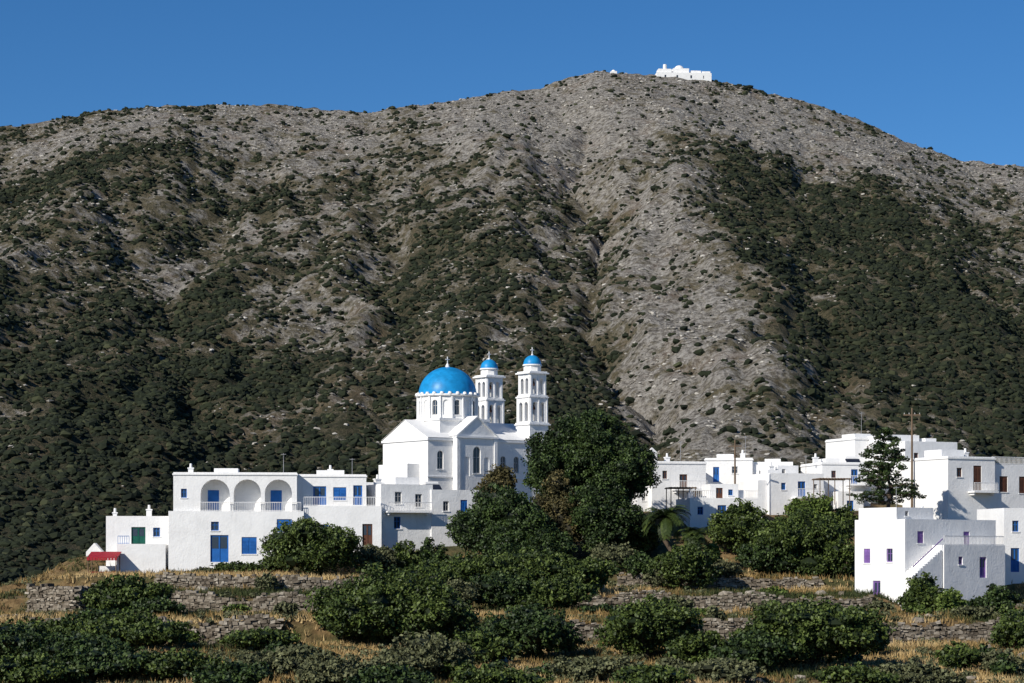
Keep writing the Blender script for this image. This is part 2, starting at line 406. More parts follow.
class House(Bld):
    """house whose plan is set out from surveyed bearings at distance d"""
    def __init__(s, name, px, d, yaw=0.):
        super().__init__(name, X(px, d), d, 0., yaw); s.px0 = px; s.d = d; s.k = d/F/math.cos(math.radians(yaw))
    def u(s, px): return (px-s.px0)*s.k
    def v(s, py): return Z(py, s.d)
    def V(s, pl, pr, top, bot, y0, dep, ops=(), **k):
        x0, x1, z0, z1 = s.u(pl), s.u(pr), s.v(bot), s.v(top)
        fo = []
        for o in ops:
            a, t, b_, bt, kind, c = o[:6]
            if kind == 'win' and len(o) < 7:      # small village windows
                a, b_ = a+.6, b_-.6; t, bt = t+.6, bt-.4
            fo.append((s.u(a)-x0, max(0.02, s.v(bt)-z0), s.u(b_)-s.u(a), min(s.v(t)-s.v(bt), z1-.1-s.v(bt)), kind, c)+tuple(o[6:]))
        s.vol(x0, x1, y0, y0+dep, z0, z1, fo, mat=k.get('mat', 'plaster'), left=k.get('left', ()), right=k.get('right', ()), lip=k.get('lip', False))
    def balcony(s, pl, pr, py, y, out=1.1, mat='plaster2'):
        x0, x1, z = s.u(pl), s.u(pr), s.v(py)
        s.box('balcony', 'plaster', x0, x1, y-out, y-.003, z-.16, z-.002); s.rail(mat, x0+.05, x1-.05, y-out+.06, z, .9, .17)
        for x in (x0+.3, x1-.3): s.box('balcony', 'plaster', x-.09, x+.09, y-out*.7, y-.004, z-.4, z-.163)
    def chim(s, px, top, bot, y, w=.5, mat='plaster'):
        x = s.u(px); z0, z1 = s.v(bot), s.v(top)
        s.box('chimney', mat, x-w/2, x+w/2, y-w/2, y+w/2, z0-.3, z1-.18); s.box('chimney', mat, x-w/2-.06, x+w/2+.06, y-w/2-.06, y+w/2+.06, z1-.18, z1-.06)
        s.cyl('chimney', mat, x, y, z1-.06, z1+.35, .14, .11, 10)
    def antenna(s, px, z0, h, y):
        x = s.u(px); s.cyl('antenna', 'metal', x, y, z0-.3, z0+h, .03, .025, 6)
        for i in range(5):
            w = .55-.07*i; s.box('antenna', 'metal', x-w/2, x+w/2, y-.3+i*.14, y-.28+i*.14, z0+h-.12, z0+h-.09)
        s.box('antenna', 'metal', x-.015, x+.015, y-.35, y+.35, z0+h-.15, z0+h-.12)
    def tank(s, px, z0, y):
        z0 -= .25
        x = s.u(px); s.cyl('solar_heater', 'metal', x, y, z0, z0+.8, .03, .03, 6)
        V = []; n = 14
        for xx in (-.7, .7): V += [(x+xx, y+.26*math.cos(6.283*i/n), z0+1.0+.26*math.sin(6.283*i/n)) for i in range(n)]
        s.add('solar_heater', 'plaster2', V, [(i, (i+1) % n, n+(i+1) % n, n+i) for i in range(n)]+[tuple(range(n)), tuple(range(2*n-1, n-1, -1))])
        s.add('solar_heater', 'black', [(x-.8,y-1.5,z0+.1),(x+.8,y-1.5,z0+.1),(x+.8,y-.3,z0+.95),(x-.8,y-.3,z0+.95),(x-.8,y-1.5,z0+.02),(x+.8,y-1.5,z0+.02),(x+.8,y-.3,z0+.87),(x-.8,y-.3,z0+.87)],
              [(0,1,2,3),(7,6,5,4),(0,4,5,1),(1,5,6,2),(2,6,7,3),(3,7,4,0)])

# ------------------------------------------------------------------ church
c = Bld('domed_church', X(428, 258), 258., 0., 36)
L, W_, ev, pk = 14.6, 8.9, 13.2, 15.3; zb = 2.5
def awin(u, v, w=.75, h=1.9): return (u, v-zb, w, h, 'win', 'grey', True)
c.wall((0,0,zb), (1,0,0), L, ev-zb, [awin(1.2, 9.8, .8, 2.), awin(9.6, 9.6, .7, 1.8), awin(11.4, 9.6, .7, 1.8)])
c.wall((L,0,zb), (0,1,0), W_, ev-zb, [(3.6,.2,1.6,3,'door','blue')])
c.wall((0,W_,zb), (0,-1,0), W_, ev-zb, [])
c.wall((L,W_,zb), (-1,0,0), L, ev-zb)
def gable_x(x0, x1, y0, y1, z, zp, o=.0):
    ym = (y0+y1)/2
    c.add('walls', 'plaster', [(x0,y1,z),(x0,y0,z),(x0,ym,zp)], [(0,1,2)]); c.add('walls', 'plaster', [(x1,y0,z),(x1,y1,z),(x1,ym,zp)], [(0,1,2)])
    c.add('roof', 'plaster', [(x0-o,y0-o,z+.02),(x1+o,y0-o,z+.02),(x1+o,ym,zp+.02),(x0-o,ym,zp+.02)], [(0,1,2,3)]); c.add('roof', 'plaster', [(x1+o,y1+o,z+.02),(x0-o,y1+o,z+.02),(x0-o,ym,zp+.02),(x1+o,ym,zp+.02)], [(0,1,2,3)])
gable_x(0, L, 0, W_, ev, pk, .12)
c.box('cornice', 'plaster', -.15, L+.15, -.16, -.003, ev-.30, ev-.05); c.box('cornice', 'plaster', -.16, -.003, 0.0, W_+.1, ev-.30, ev-.05)
c.box('cornice', 'plaster', -.1, L, -.10, -.003, 8.9, 9.05)
c.vol(-1.6, -.003, 1.6, 7.3, zb, 10.4, left=[(2.4, 5.0, .7, 1.5, 'win', 'grey', True)])
tx0, tx1, ty = 3.2, 8.6, -.75
c.wall((tx0,ty,zb), (1,0,0), tx1-tx0, 13.5-zb, [(1.05,6.6,.7,2.1,'niche','blue',True),(2.2,6.9,1.0,2.9,'win','grey',True),(3.65,6.6,.7,2.1,'niche','blue',True)])
c.wall((tx0,-.01,zb), (0,-1,0), .74, 13.5-zb); c.wall((tx1,ty,zb), (0,1,0), .74, 13.5-zb)
xm = (tx0+tx1)/2; o = .14
for xp in (tx0+.02, tx1-.42): c.box('pilasters', 'plaster', xp, xp+.4, ty-.12, ty-.003, zb, 13.2)
c.box('cornice', 'plaster', tx0-.1, tx1+.1, ty-.2, ty-.003, 13.22, 13.42)
c.add('walls', 'plaster', [(tx0,ty,13.5),(tx1,ty,13.5),(xm,ty,15.6)], [(0,1,2)]); c.add('walls', 'plaster', [(tx1,W_+.7,13.5),(tx0,W_+.7,13.5),(xm,W_+.7,15.6)], [(0,1,2)])
c.wall((tx1,W_+.7,zb), (-1,0,0), tx1-tx0, 13.5-zb)
for a in (1, -1):
    xe = xm+a*(tx1-tx0)/2+a*o
    c.add('roof', 'plaster', [(xe,ty-o,13.45),(xm,ty-o,15.68),(xm,W_+.8,15.68),(xe,W_+.8,13.45)], [(0,1,2,3)])
    c.add('roof', 'plaster', [(xe,ty-o,13.45),(xm,ty-o,15.68),(xm,ty-o,15.5),(xe,ty-o,13.25)], [(0,1,2,3)])
    c.add('roof', 'plaster', [(xe,ty-o,13.25),(xm,ty-o,15.5),(xm,ty,15.5),(xe,ty,13.25)], [(0,1,2,3)])
    c.wall((xm+a*(tx1-tx0)/2, -.0 if a > 0 else W_, ev-.2), (0,a,0), W_, .5)
dx, dy = 5.6, 4.45
c.box('drum_base', 'plaster', dx-3.25, dx+3.25, dy-3.25, dy+3.25, 13.3, 15.2)
c.box('drum_base', 'plaster', dx-3.4, dx+3.4, dy-3.4, dy+3.4, 15.2, 15.45)
n = 16; Rd = 3.2; side = 2*Rd*math.tan(math.pi/n); hz = 15.45; hd = 2.45
for i in range(n):
    a = 2*math.pi*i/n+.13; Nn = Vector((math.cos(a), math.sin(a), 0)); U = Vector((-Nn.y, Nn.x, 0))
    P = Vector((dx, dy, hz))+Nn*Rd-U*side/2
    c.wall(P, U, side, hd, [(side/2-.32, .4, .64, 1.65, 'win' if i % 2 else 'niche', 'grey', True)])
    c.obox('pilasters', 'plaster', P, U, -.09, .09, .0, hd, .0, .16)
c.cyl('drum_cornice', 'plaster', dx, dy, hz+hd, hz+hd+.10, Rd+.12, Rd+.34, 48); c.cyl('drum_cornice', 'plaster', dx, dy, hz+hd+.101, hz+hd+.25, Rd+.34, Rd+.30, 48)
for i in range(24):
    a = 2*math.pi*i/24; c.cyl('drum_scallops', 'plaster', dx+(Rd+.16)*math.cos(a), dy+(Rd+.16)*math.sin(a), hz+hd+.22, hz+hd+.48, .26, .16, 8)
c.dome('dome', 'dome', dx, dy, hz+hd+.24, 3.22, .98)
c.cyl('lantern', 'plaster', dx, dy, hz+hd+3.34, hz+hd+3.65, .26, .18, 12); c.cross(dx, dy, hz+hd+3.65, .9)
def tower(cx, cy, zt):
    h = 1.32
    c.vol(cx-h, cx+h, cy-h, cy+h, zb, zt, front=[(1.0, zt-zb-3.1, .64, 1.7, 'niche', 'blue', True)], right=[(1.0, zt-zb-3.1, .64, 1.7, 'niche', 'blue', True)], left=[(1.0, zt-zb-3.1, .64, 1.7, 'niche', 'blue', True)], par=.05)
    z = zt
    for hh, ht in ((1.22, 2.75), (1.08, 2.35)):
        c.box('tower_cornice', 'plaster', cx-hh-.26, cx+hh+.26, cy-hh-.26, cy+hh+.26, z+.002, z+.14)
        c.box('tower_cornice', 'plaster', cx-hh-.14, cx+hh+.14, cy-hh-.14, cy+hh+.14, z+.142, z+.3)
        z += .3; w = 2*hh; aw = w*.25; op = [(w*.17, .12, aw, ht-.6, 'through', '', True), (w*.83-aw, .12, aw, ht-.6, 'through', '', True)]
        for P, U in (((cx-hh,cy-hh,z),(1,0,0)),((cx+hh,cy-hh,z),(0,1,0)),((cx+hh,cy+hh,z),(-1,0,0)),((cx-hh,cy+hh,z),(0,-1,0))):
            c.wall(P, U, w, ht, op)
            c.obox('pilasters', 'plaster', Vector(P), Vector(U), .02, .2, 0, ht, .0, .07); c.obox('pilasters', 'plaster', Vector(P), Vector(U), w-.2, w-.02, 0, ht, .0, .07)
            c.obox('pilasters', 'plaster', Vector(P), Vector(U), w/2-.08, w/2+.08, 0, ht, .0, .06)
        c.cyl('bell', 'brown', cx, cy, z+ht-1.25, z+ht-.75, .42, .2, 16)
        z += ht
    c.box('tower_cornice', 'plaster', cx-1.36, cx+1.36, cy-1.36, cy+1.36, z+.002, z+.16); c.box('tower_cornice', 'plaster', cx-1.2, cx+1.2, cy-1.2, cy+1.2, z+.162, z+.3)
    z += .3
    c.cyl('tower_drum', 'plaster', cx, cy, z, z+.65, .98, .98, 8); c.cyl('tower_drum', 'plaster', cx, cy, z+.65, z+.8, 1.1, 1.06, 24)
    c.dome('tower_dome', 'dome', cx, cy, z+.8, 1.0, 1.05, 32, 10); c.cross(cx, cy, z+1.84, .9)
tower(14.9, 1.3, 15.0); tower(14.9, 9.6, 15.1)
c.vol(13.4, 15.9, 2.6, 8.25, zb, 14.2)
c.done(smooth=('dome', 'tower_dome', 'lantern'))

# ------------------------------------------------------------------ left group of houses
h = House('white_house', 106, 236, 4)
h.V(106, 169, 516, 590, 0, 6, [(131,527,145,545,'door','green'),(152,527,160,537,'win','blue')])
h.V(118, 166, 544, 592, -1.5, 1.45)
h.chim(147, 508, 517, 2); h.chim(112, 511, 517, 3, .4)
h.box('steps', 'plaster', h.u(100), h.u(117.9), -1.2, -.01, h.v(596), h.v(566))
h.rail('blue', h.u(119), h.u(130), -1.3, h.v(544), .8, .2)
h.done()
h = House('arcaded_house', 168, 235, 4)
h.V(168.4, 303, 511, 580, 0, 7, [(210,521,219,531,'win','blue'),(210,535,228,562,'door','blue'),(241,537,256,554,'shut','blue'),(276,519,291,532,'shut','blue'),(274,545,282,556,'win','blue')])
h.V(173, 296, 472, 514, .35, 6.5, [(180,488,187,498,'win','blue'),(200,479,229,511,'loggia','blue',True),(233,479,260,511,'loggia','none',True),(264,479,291,511,'loggia','blue',True)], lip=True)
h.rail('plaster2', h.u(200), h.u(300), .12, h.v(511), .9, .17)
h.V(212, 236, 467, 474, 3, 3)
h.chim(189, 466, 472, 2.5); h.antenna(282, h.v(474), 2.2, 3)
h.box('planters', 'brown', h.u(232), h.u(238), -.5, -.15, h.v(580), h.v(572))
h.done()
h = House('white_house', 297, 237.5, 4)
h.V(297, 366, 474, 512, .5, 7, [(313,486,326,505,'door','blue'),(333,487,346,500,'shut','blue'),(353,485,362,505,'door','blue')], lip=True)
h.V(303.5, 381, 506, 570, -.9, 1.35, [(320,524,329,534,'win','blue'),(362,524,372,546,'door','brown')])
h.rail('plaster2', h.u(304), h.u(380), -.75, h.v(506), .9, .17)
h.chim(330, 467, 474, 4); h.box('roof_room', 'plaster', h.u(316), h.u(344), 3, 6, h.v(480), h.v(469)); h.antenna(352, h.v(475), 1.8, 3)
h.done()
h = House('white_house', 381, 238, 24)
h.V(381, 432, 484, 565, 0, 6.5, [(394,491,402,504,'win','grey'),(414,493,422,507,'win','grey'),(393,516,401,529,'win','blue')], left=[(2.2,4.2,.9,1.3,'win','grey')])
h.V(430, 478, 489, 565, -.2, 5.0, [(441,500,448,511,'win','grey'),(459,499,466,511,'shut','blue')])
h.balcony(384, 428, 511, 0, 1.0)
h.V(404, 428, 476, 486, 2.5, 3, [])
h.chim(388, 477, 484, 3, .6); h.tank(440, h.v(490), 2.6)
h.done()
h = House('white_house', 300, 250, 8)
h.V(345, 384, 482, 505, 0, 5); h.V(300, 342, 478, 500, 1, 4); h.done()

# ------------------------------------------------------------------ right group of houses
h = House('white_house', 652, 256, 14)
h.V(652, 707, 461, 520, 0, 7, [(662,470,668,479,'win','brown'),(680,474,688,489,'door','brown')], lip=True)
h.balcony(672, 706, 489, 0, 1.2)
xg = h.u(653); h.wall((xg,2,h.v(463)), (1,0,0), h.u(663)-xg, 1.25, [(.25,.1,h.u(663)-xg-.5,.95,'through','',True)]); h.wall((h.u(663),2.35,h.v(463)), (-1,0,0), h.u(663)-xg, 1.25, [(.25,.1,h.u(663)-xg-.5,.95,'through','',True)])
h.wall((xg,2.35,h.v(463)), (0,-1,0), .35, 1.25); h.wall((h.u(663),2,h.v(463)), (0,1,0), .35, 1.25)
xm_ = (xg+h.u(663))/2; zg_ = h.v(463)+1.25
h.add('walls', 'plaster', [(xg,2,zg_),(h.u(663),2,zg_),(xm_,2,zg_+.5),(xg,2.35,zg_),(h.u(663),2.35,zg_),(xm_,2.35,zg_+.5)], [(0,1,2),(4,3,5),(0,2,5,3),(1,4,5,2)])
h.chim(676, 455, 461, 3); h.antenna(690, h.v(462), 2.4, 3)
h.V(640, 654, 486, 525, 1, 4, [(644,493,649,501,'win','grey')])
h.done()
h = House('white_house', 705, 262, -6)
h.V(705, 752, 458, 512, 0, 7, [(731,466,738,474,'win','grey'),(713,467,719,482,'door','blue')], lip=True)
h.V(750, 792, 462, 512, .5, 6, [(775,470,782,483,'door','brown'),(758,470,764,477,'win','grey')])
h.balcony(754, 788, 483, .5, 1.2)
h.V(716, 733, 453, 459, 3, 3); h.V(764, 780, 458, 463, 3, 2)
h.chim(742, 452, 458, 3); h.antenna(745, h.v(459), 2.6, 2)
h.done()
h = House('white_house', 690, 246, 10)
h.V(690, 764, 498, 560, 0, 6, [(697,506,704,515,'win','blue'),(718,505,727,524,'door','blue')])
h.V(716, 745, 483, 500, 2.2, 3.5, [(722,487,729,498,'door','brown'),(734,488,740,495,'win','blue')])
h.V(742, 752, 489, 500, 2.8, 2)
h.rail('plaster2', h.u(746), h.u(763), .12, h.v(498), .8, .2); h.rail('plaster2', h.u(691), h.u(715), .12, h.v(498), .8, .2); h.chim(700, 491, 498, 4)
h.done()
h = House('white_house', 770, 254, 18)
h.V(770, 826, 473, 545, 0, 7, [(781,482,787,490,'win','blue'),(799,481,807,497,'door','blue'),(815,483,820,490,'win','grey')])
h.balcony(792, 822, 497, 0, 1.3)
h.V(760, 773, 480, 545, .6, 5); h.V(790, 812, 464, 475, 3, 3, [(794,467,799,473,'win','grey')]); h.V(776, 789, 469, 475, 2, 2)
h.chim(783, 464, 470, 3); h.antenna(820, h.v(474), 2.2, 3)
h.done()
h = House('white_house', 822, 258, 12)
h.V(822, 872, 462, 545, 0, 7, [(831,470,837,478,'win','brown'),(833,492,841,507,'door','brown'),(852,469,859,484,'door','blue')], lip=True)
h.balcony(846, 870, 484, 0, 1.2)
h.V(830, 856, 492, 545, -2.6, 2.5, [(839,501,846,515,'door','blue')]); h.tank(862, h.v(464), 3); h.chim(828, 455, 462, 4); h.V(836, 850, 457, 463, 3, 3)
h.done()
h = House('white_house', 855, 266, 20)
h.V(855, 916, 437, 520, 0, 7, [(867,445,873,453,'win','brown'),(899,446,906,454,'win','brown'),(882,444,889,460,'door','brown')], lip=True, left=[(2.5,4.5,.9,1.2,'win','brown')])
h.balcony(876, 912, 460, 0, 1.2)
h.V(868, 892, 432, 439, 3, 3); h.chim(905, 430, 437, 4); h.antenna(880, h.v(432), 2.5, 4)
h.done()
h = House('white_house', 905, 260, 24)
h.V(905, 962, 441, 530, 0, 8, [(914,452,920,460,'win','brown'),(931,451,939,468,'door','brown'),(926,484,933,495,'win','blue')])
h.balcony(922, 950, 468, 0, 1.1)
h.V(905, 940, 433, 443, 3.5, 4, [(915,436,920,441,'win','grey')]); h.V(944, 956, 436, 443, 3, 2.5)
h.done()
h = House('white_house', 948, 247, 26)
h.V(948, 1000, 456, 545, 0, 8, [(957,467,964,477,'win','brown'),(976,465,985,490,'shut','brown')], lip=True)
h.V(998, 1060, 463, 545, .4, 7, [(1008,475,1017,491,'shut','brown'),(1030,475,1040,492,'shut','brown')])
h.balcony(970, 997, 491, 0, 1.1)
h.V(960, 985, 448, 458, 3, 3); h.chim(993, 449, 456, 4); h.rail('plaster2', h.u(1000), h.u(1050), .5, h.v(463), .8)
h.done()
h = House('purple_door_house', 905, 214, 34)
h.V(905, 1010, 519, 618, 0, 6.6, [(919,531,926,543,'shut','purple'),(972,531,979,547,'shut','purple'),(927,564,936,586,'door','purple')],
    left=[(1.2,4.9,.85,1.3,'shut','purple'),(4.2,5.0,.8,1.2,'win','purple'),(2.4,1.2,1.0,2.1,'door','purple')])
h.V(906, 948, 507, 522, 1.2, 5, [(915,510,920,516,'win','grey')])
h.V(935, 1006, 545, 618, -1.6, 1.55, [(951,556,957,565,'win','purple'),(976,557,984,578,'door','purple')])
h.rail('plaster2', h.u(936), h.u(1005), -1.5, h.v(545), .85, .17)
for i in range(12):
    x1 = h.u(934)-i*.30; h.box('stair', 'plaster', x1-.3, x1, -1.5, -.05, -7, h.v(548)-.2*(i+1))
h.add('stair_rail', 'purple', [(h.u(934),-1.55,h.v(545)+.6),(h.u(934)-3.6,-1.55,h.v(545)-1.9),(h.u(934)-3.6,-1.55,h.v(545)-2.0),(h.u(934),-1.55,h.v(545)+.5),
   (h.u(934),-1.49,h.v(545)+.6),(h.u(934)-3.6,-1.49,h.v(545)-1.9),(h.u(934)-3.6,-1.49,h.v(545)-2.0),(h.u(934),-1.49,h.v(545)+.5)], [(0,1,2,3),(7,6,5,4),(0,4,5,1),(3,2,6,7)])
h.chim(960, 508, 519, 4); h.antenna(930, h.v(507), 2., 4)
h.done()
h = House('white_house', 1004, 226, 10)
h.V(1004, 1080, 508, 610, 0, 7, [(1012,520,1020,532,'win','blue'),(1011,548,1020,572,'door','blue')]); h.done()

# monastery on the summit
h = House('mountaintop_monastery', 657, 1893, 6)
zt = lambda p: Z(p, 1893)
h.V(657, 712, 72, 92, 0, 16, [(664,74,667,78,'win','dark'),(676,74,679,78,'win','dark'),(690,74,693,78,'win','dark'),(703,74,705,78,'win','dark')])
h.V(659, 672, 68, 76, 2, 10); h.V(674, 690, 67, 76, 3, 9); h.V(692, 702, 69, 76, 3, 9); h.V(703, 711, 70, 76, 1, 9)
h.dome('dome', 'plaster', h.u(681), 8, zt(68), 4.2, .95, 20, 7); h.cyl('bell_tower', 'plaster', h.u(666), 5, zt(70), zt(63), 1.6, 1.4, 8)
h.done(smooth=('dome',))
h = House('mountaintop_chapel', 611, 1893, 6); h.V(611, 617, 71, 84, 0, 5); h.dome('dome', 'plaster', h.u(614), 2.5, zt(71.4), 1.8, 1, 12, 5); h.done(smooth=('dome',))

# ------------------------------------------------------------------ dry stone walls
def stones_along(name, pts, zfun, hfun, thick=.6):
    """courses of rough stones along a polyline"""
    V = []; T = []
    P = np.array(pts, float); seg = np.hypot(*(P[1:]-P[:-1]).T); cum = np.concatenate([[0], np.cumsum(seg)]); Lt = cum[-1]
    def at(s_): return np.interp(s_, cum, P[:,0]), np.interp(s_, cum, P[:,1])
    zmax = max(hfun(*at(s_)) for s_ in np.linspace(0, Lt, 20))
    zo = -.3
    while zo < zmax:
        ch = rng.uniform(.14, .28); s_ = rng.uniform(-.3, 0)
        while s_ < Lt:
            l = rng.uniform(.2, .55); sm = min(max(s_+l/2, 0), Lt-.01)
            x, y = at(sm); x2, y2 = at(min(sm+.05, Lt)); x1, y1 = at(max(sm-.05, 0))
            if zo < hfun(x, y)+rng.uniform(-.22, .14):
                d = np.array([x2-x1, y2-y1]); d = d/(np.linalg.norm(d)+1e-9); nn = np.array([d[1], -d[0]])
                z0 = zfun(x, y)+zo+rng.uniform(-.05, .05); q = thick/2+rng.uniform(-.09, .09)
                bx = []
                for zz in (0, ch-.015):
                    for a, b_ in ((-1, q), (1, q), (1, -q), (-1, -q)):
                        pxy = np.array([x, y])+d*a*(l/2-.012)+nn*b_
                        bx.append((pxy[0]+rng.uniform(-.04,.04), pxy[1]+rng.uniform(-.05,.05), z0+zz+rng.uniform(-.05,.05)))
                V.append(bx); T += [float(np.clip(rng.normal(.5,.27),0,1))]*8
            s_ += l
        zo += ch
    V = np.array(V).reshape(-1, 3); n_ = len(V)//8
    f = np.array([(0,1,5,4),(1,2,6,5),(2,3,7,6),(3,0,4,7),(4,5,6,7)])
    Fc = (f[None]+8*np.arange(n_)[:, None, None]).reshape(-1, 4)
    return mesh_np(name, V, Fc, M['stone'], T)
def terrace_wall(x0, x1, yw, hh):
    xs = np.arange(x0, x1, 1.0); pts = [(x, yw+wob(x)-.15) for x in xs]
    stones_along('dry_stone_wall', pts, lambda x, y: H1(x, y-.7), lambda x, y: hh*(.75+.5*float(vnoise(x/4, 3.3, 5))))
terrace_wall(-5, 44, 190, 1.85); terrace_wall(-38, -17, 190, 1.8)
terrace_wall(5, 33, 212, 1.5); terrace_wall(-36, -14, 212, 1.5)
terrace_wall(-33, -8, 224, 1.25); terrace_wall(10, 30, 224, 1.2)
x0, x1 = X(28, 206), X(80, 206)
stones_along('stone_wall', [(x0, 207), (x1, 204.5), (x1+.6, 210)], lambda x, y: -5.8, lambda x, y: 3.35+.3*float(vnoise(x, y, 3)), .7)
stones_along('stone_wall', [(X(2,196),196), (X(30,198),198)], lambda x, y: -6.6, lambda x, y: 1.9, .7)

# ------------------------------------------------------------------ vegetation
def rdir(n):
    v = rng.normal(size=(n, 3)); return v/np.linalg.norm(v, axis=1)[:, None]
def leaves(C, Rr, per, size, flat=.85):
    """C clump centres, Rr radii -> leaf quads"""
    n = len(C); idx = np.repeat(np.arange(n), per); m = len(idx)
    d = rdir(m); rad = Rr[idx]*(.45+.6*rng.uniform(0, 1, m)**.6)
    P = C[idx]+d*rad[:, None]*np.array([1, 1, flat])
    nrm = d*.8+rdir(m)*.9+np.array([0, 0, .35]); nrm /= np.linalg.norm(nrm, axis=1)[:, None]
    a = np.cross(nrm, rdir(m)); a /= np.linalg.norm(a, axis=1)[:, None]+1e-9; b_ = np.cross(nrm, a)
    s = size*rng.uniform(.6, 1.35, m)[:, None]
    V = np.stack([P-a*s*.5, P-b_*s*.33, P+a*s*.5, P+b_*s*.33], 1).reshape(-1, 3)
    ct = rng.uniform(.0, 1., n)
    T = np.clip(ct[idx]*.6+rng.uniform(0, .5, m), 0, 1)
    return V, np.repeat(T, 4)
def limb(V, Fc, p0, p1, r0, r1, n=6):
    p0 = np.array(p0, float); p1 = np.array(p1, float); d = p1-p0; d /= np.linalg.norm(d)+1e-9
    a = np.cross(d, [0.3, .9, .1]); a /= np.linalg.norm(a); b_ = np.cross(d, a); o = len(V)
    for p, r in ((p0, r0), (p1, r1)):
        for i in range(n): t = 6.28318*i/n; V.append(tuple(p+a*r*math.cos(t)+b_*r*math.sin(t)))
    for i in range(n): Fc.append((o+i, o+(i+1) % n, o+n+(i+1) % n, o+n+i))
def curved(V, Fc, p0, p1, r0, r1, k=3):
    p0 = np.array(p0, float); p1 = np.array(p1, float); L_ = np.linalg.norm(p1-p0)
    pts = [p0+(p1-p0)*i/k+(rng.normal(size=3)*L_*.05 if 0 < i < k else 0) for i in range(k+1)]
    for i in range(k): limb(V, Fc, pts[i], pts[i+1], r0+(r1-r0)*i/k, r0+(r1-r0)*(i+1)/k)
def plant(name, px, hw, top, d, bot=None, mat='leaf_dark', size=.26, dens=1., lobes=None, zg=None):
    if name == 'bush': hw *= 1.12
    x, y = X(px, d), d; zg = H1(x, y) if zg is None else zg; zt = Z(top, d); rw = hw*d/F
    zb = Z(bot, d) if bot else zg-.1
    if zt-zb < .8: zt = zb+.8
    zc, rz = (zt+zb)/2, max((zt-zb)/2, .4)
    nl = lobes or int(6+rw*1.6)
    LC = []; LR = []
    for i in range(nl):
        a = 6.283*(i+rng.uniform(-.3, .3))/nl*2.4; e_ = rng.uniform(-.75, .95); rr = rng.uniform(.26, .48)
        k = (1.0-rr)*rng.uniform(.85, 1.12)
        dd = np.array([math.cos(a)*math.cos(e_), math.sin(a)*math.cos(e_), math.sin(e_)])
        if i == 0: dd = np.array([rng.uniform(-.3, .3), 0, 1.]); k = 1-rr
        if not bot and dd[2] < 0: dd[2] *= .6
        LC.append(np.array([x, y, zc])+dd*k*np.array([rw, rw*.9, rz])); LR.append(rr)
    LC.append(np.array([x, y, zc-.1*rz])); LR.append(.62)
    C = []; CR = []
    sc = np.array([rw, rw*.9, rz])
    for lc, lr in zip(LC, LR):
        area = 4*math.pi*(lr**2)*(rw*rz)
        cr = min(max(.17*min(rw, rz)*rng.uniform(.8, 1.3), .24), .62)
        n_ = int(max(8, area/(cr*cr)*.5))
        dd = rdir(n_); k = rng.uniform(.68, 1.15, n_)[:, None]
        P = lc+dd*k*lr*sc
        P = P[P[:, 2] > zg-.05]
        C.append(P); CR.append(np.full(len(P), cr)*rng.uniform(.5, 1.35, len(P)))
    C = np.concatenate(C); CR = np.concatenate(CR)
    per = int(max(8, 1.1*dens*4*math.pi*(np.mean(CR)**2)/(size*size)))
    V, T = leaves(C, CR, per, size)
    e = bpy.data.objects.new(name, None); col.objects.link(e)
    Fc = np.arange(len(V)).reshape(-1, 4)
    mesh_np('foliage', V, Fc, M[mat], T, False, e)
    LCa = np.array(LC); n_ = len(LCa)
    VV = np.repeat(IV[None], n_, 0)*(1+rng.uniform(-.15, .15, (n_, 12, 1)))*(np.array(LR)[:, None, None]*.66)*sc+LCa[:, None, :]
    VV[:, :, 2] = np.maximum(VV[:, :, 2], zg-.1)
    mesh_np('dark_core', VV.reshape(-1, 3), (IF[None]+12*np.arange(n_)[:, None, None]).reshape(-1, 3), M[mat], np.zeros(n_*12), False, e)  # solid blobs in the darkest leaf tone, added to block see-through crowns
    TV, TF = [], []
    r0 = .05+.03*(zt-zg)
    fork = np.array([x, y, zg+max(.3, (zb-zg)*.7+.15*(zt-zb))])
    curved(TV, TF, (x, y, zg-.3), fork, r0, r0*.7)
    for lc in LC: curved(TV, TF, fork, lc, r0*.5, r0*.15)
    mesh_np('trunk', TV, TF, M['bark'], None, True, e)
    return e
# central grove
plant('broadleaf_tree', 590, 58, 410, 243, bot=508, lobes=16)
plant('broadleaf_tree', 556, 36, 422, 241, bot=520, lobes=10)
plant('broadleaf_tree', 624, 36, 436, 240, bot=512, lobes=10)
plant('broadleaf_tree', 560, 34, 472, 237, bot=555, mat='leaf_brown', lobes=8)
plant('broadleaf_tree', 602, 44, 478, 236, bot=562, mat='leaf_dark', lobes=10)
plant('broadleaf_tree', 494, 25, 464, 246, bot=520, mat='leaf_brown', lobes=7)
plant('broadleaf_tree', 498, 50, 486, 233, bot=562, mat='leaf_dark', lobes=12)
plant('broadleaf_tree', 525, 46, 513, 229, bot=588, mat='leaf_dark', lobes=10)
plant('bush', 466, 46, 554, 219, mat='leaf_mid'); plant('bush', 528, 50, 550, 217, mat='leaf_mid'); plant('bush', 582, 38, 558, 216, mat='leaf_mid'); plant('bush', 428, 32, 562, 214, mat='leaf_mid')
plant('bush', 500, 36, 574, 209, mat='leaf_dark'); plant('bush', 558, 34, 576, 208, mat='leaf_mid'); plant('bush', 452, 26, 580, 207, mat='leaf_olive')
plant('bush', 638, 28, 520, 238, mat='leaf_mid', bot=556); plant('bush', 614, 26, 543, 230, mat='leaf_olive'); plant('bush', 644, 20, 552, 226, mat='leaf_dark')
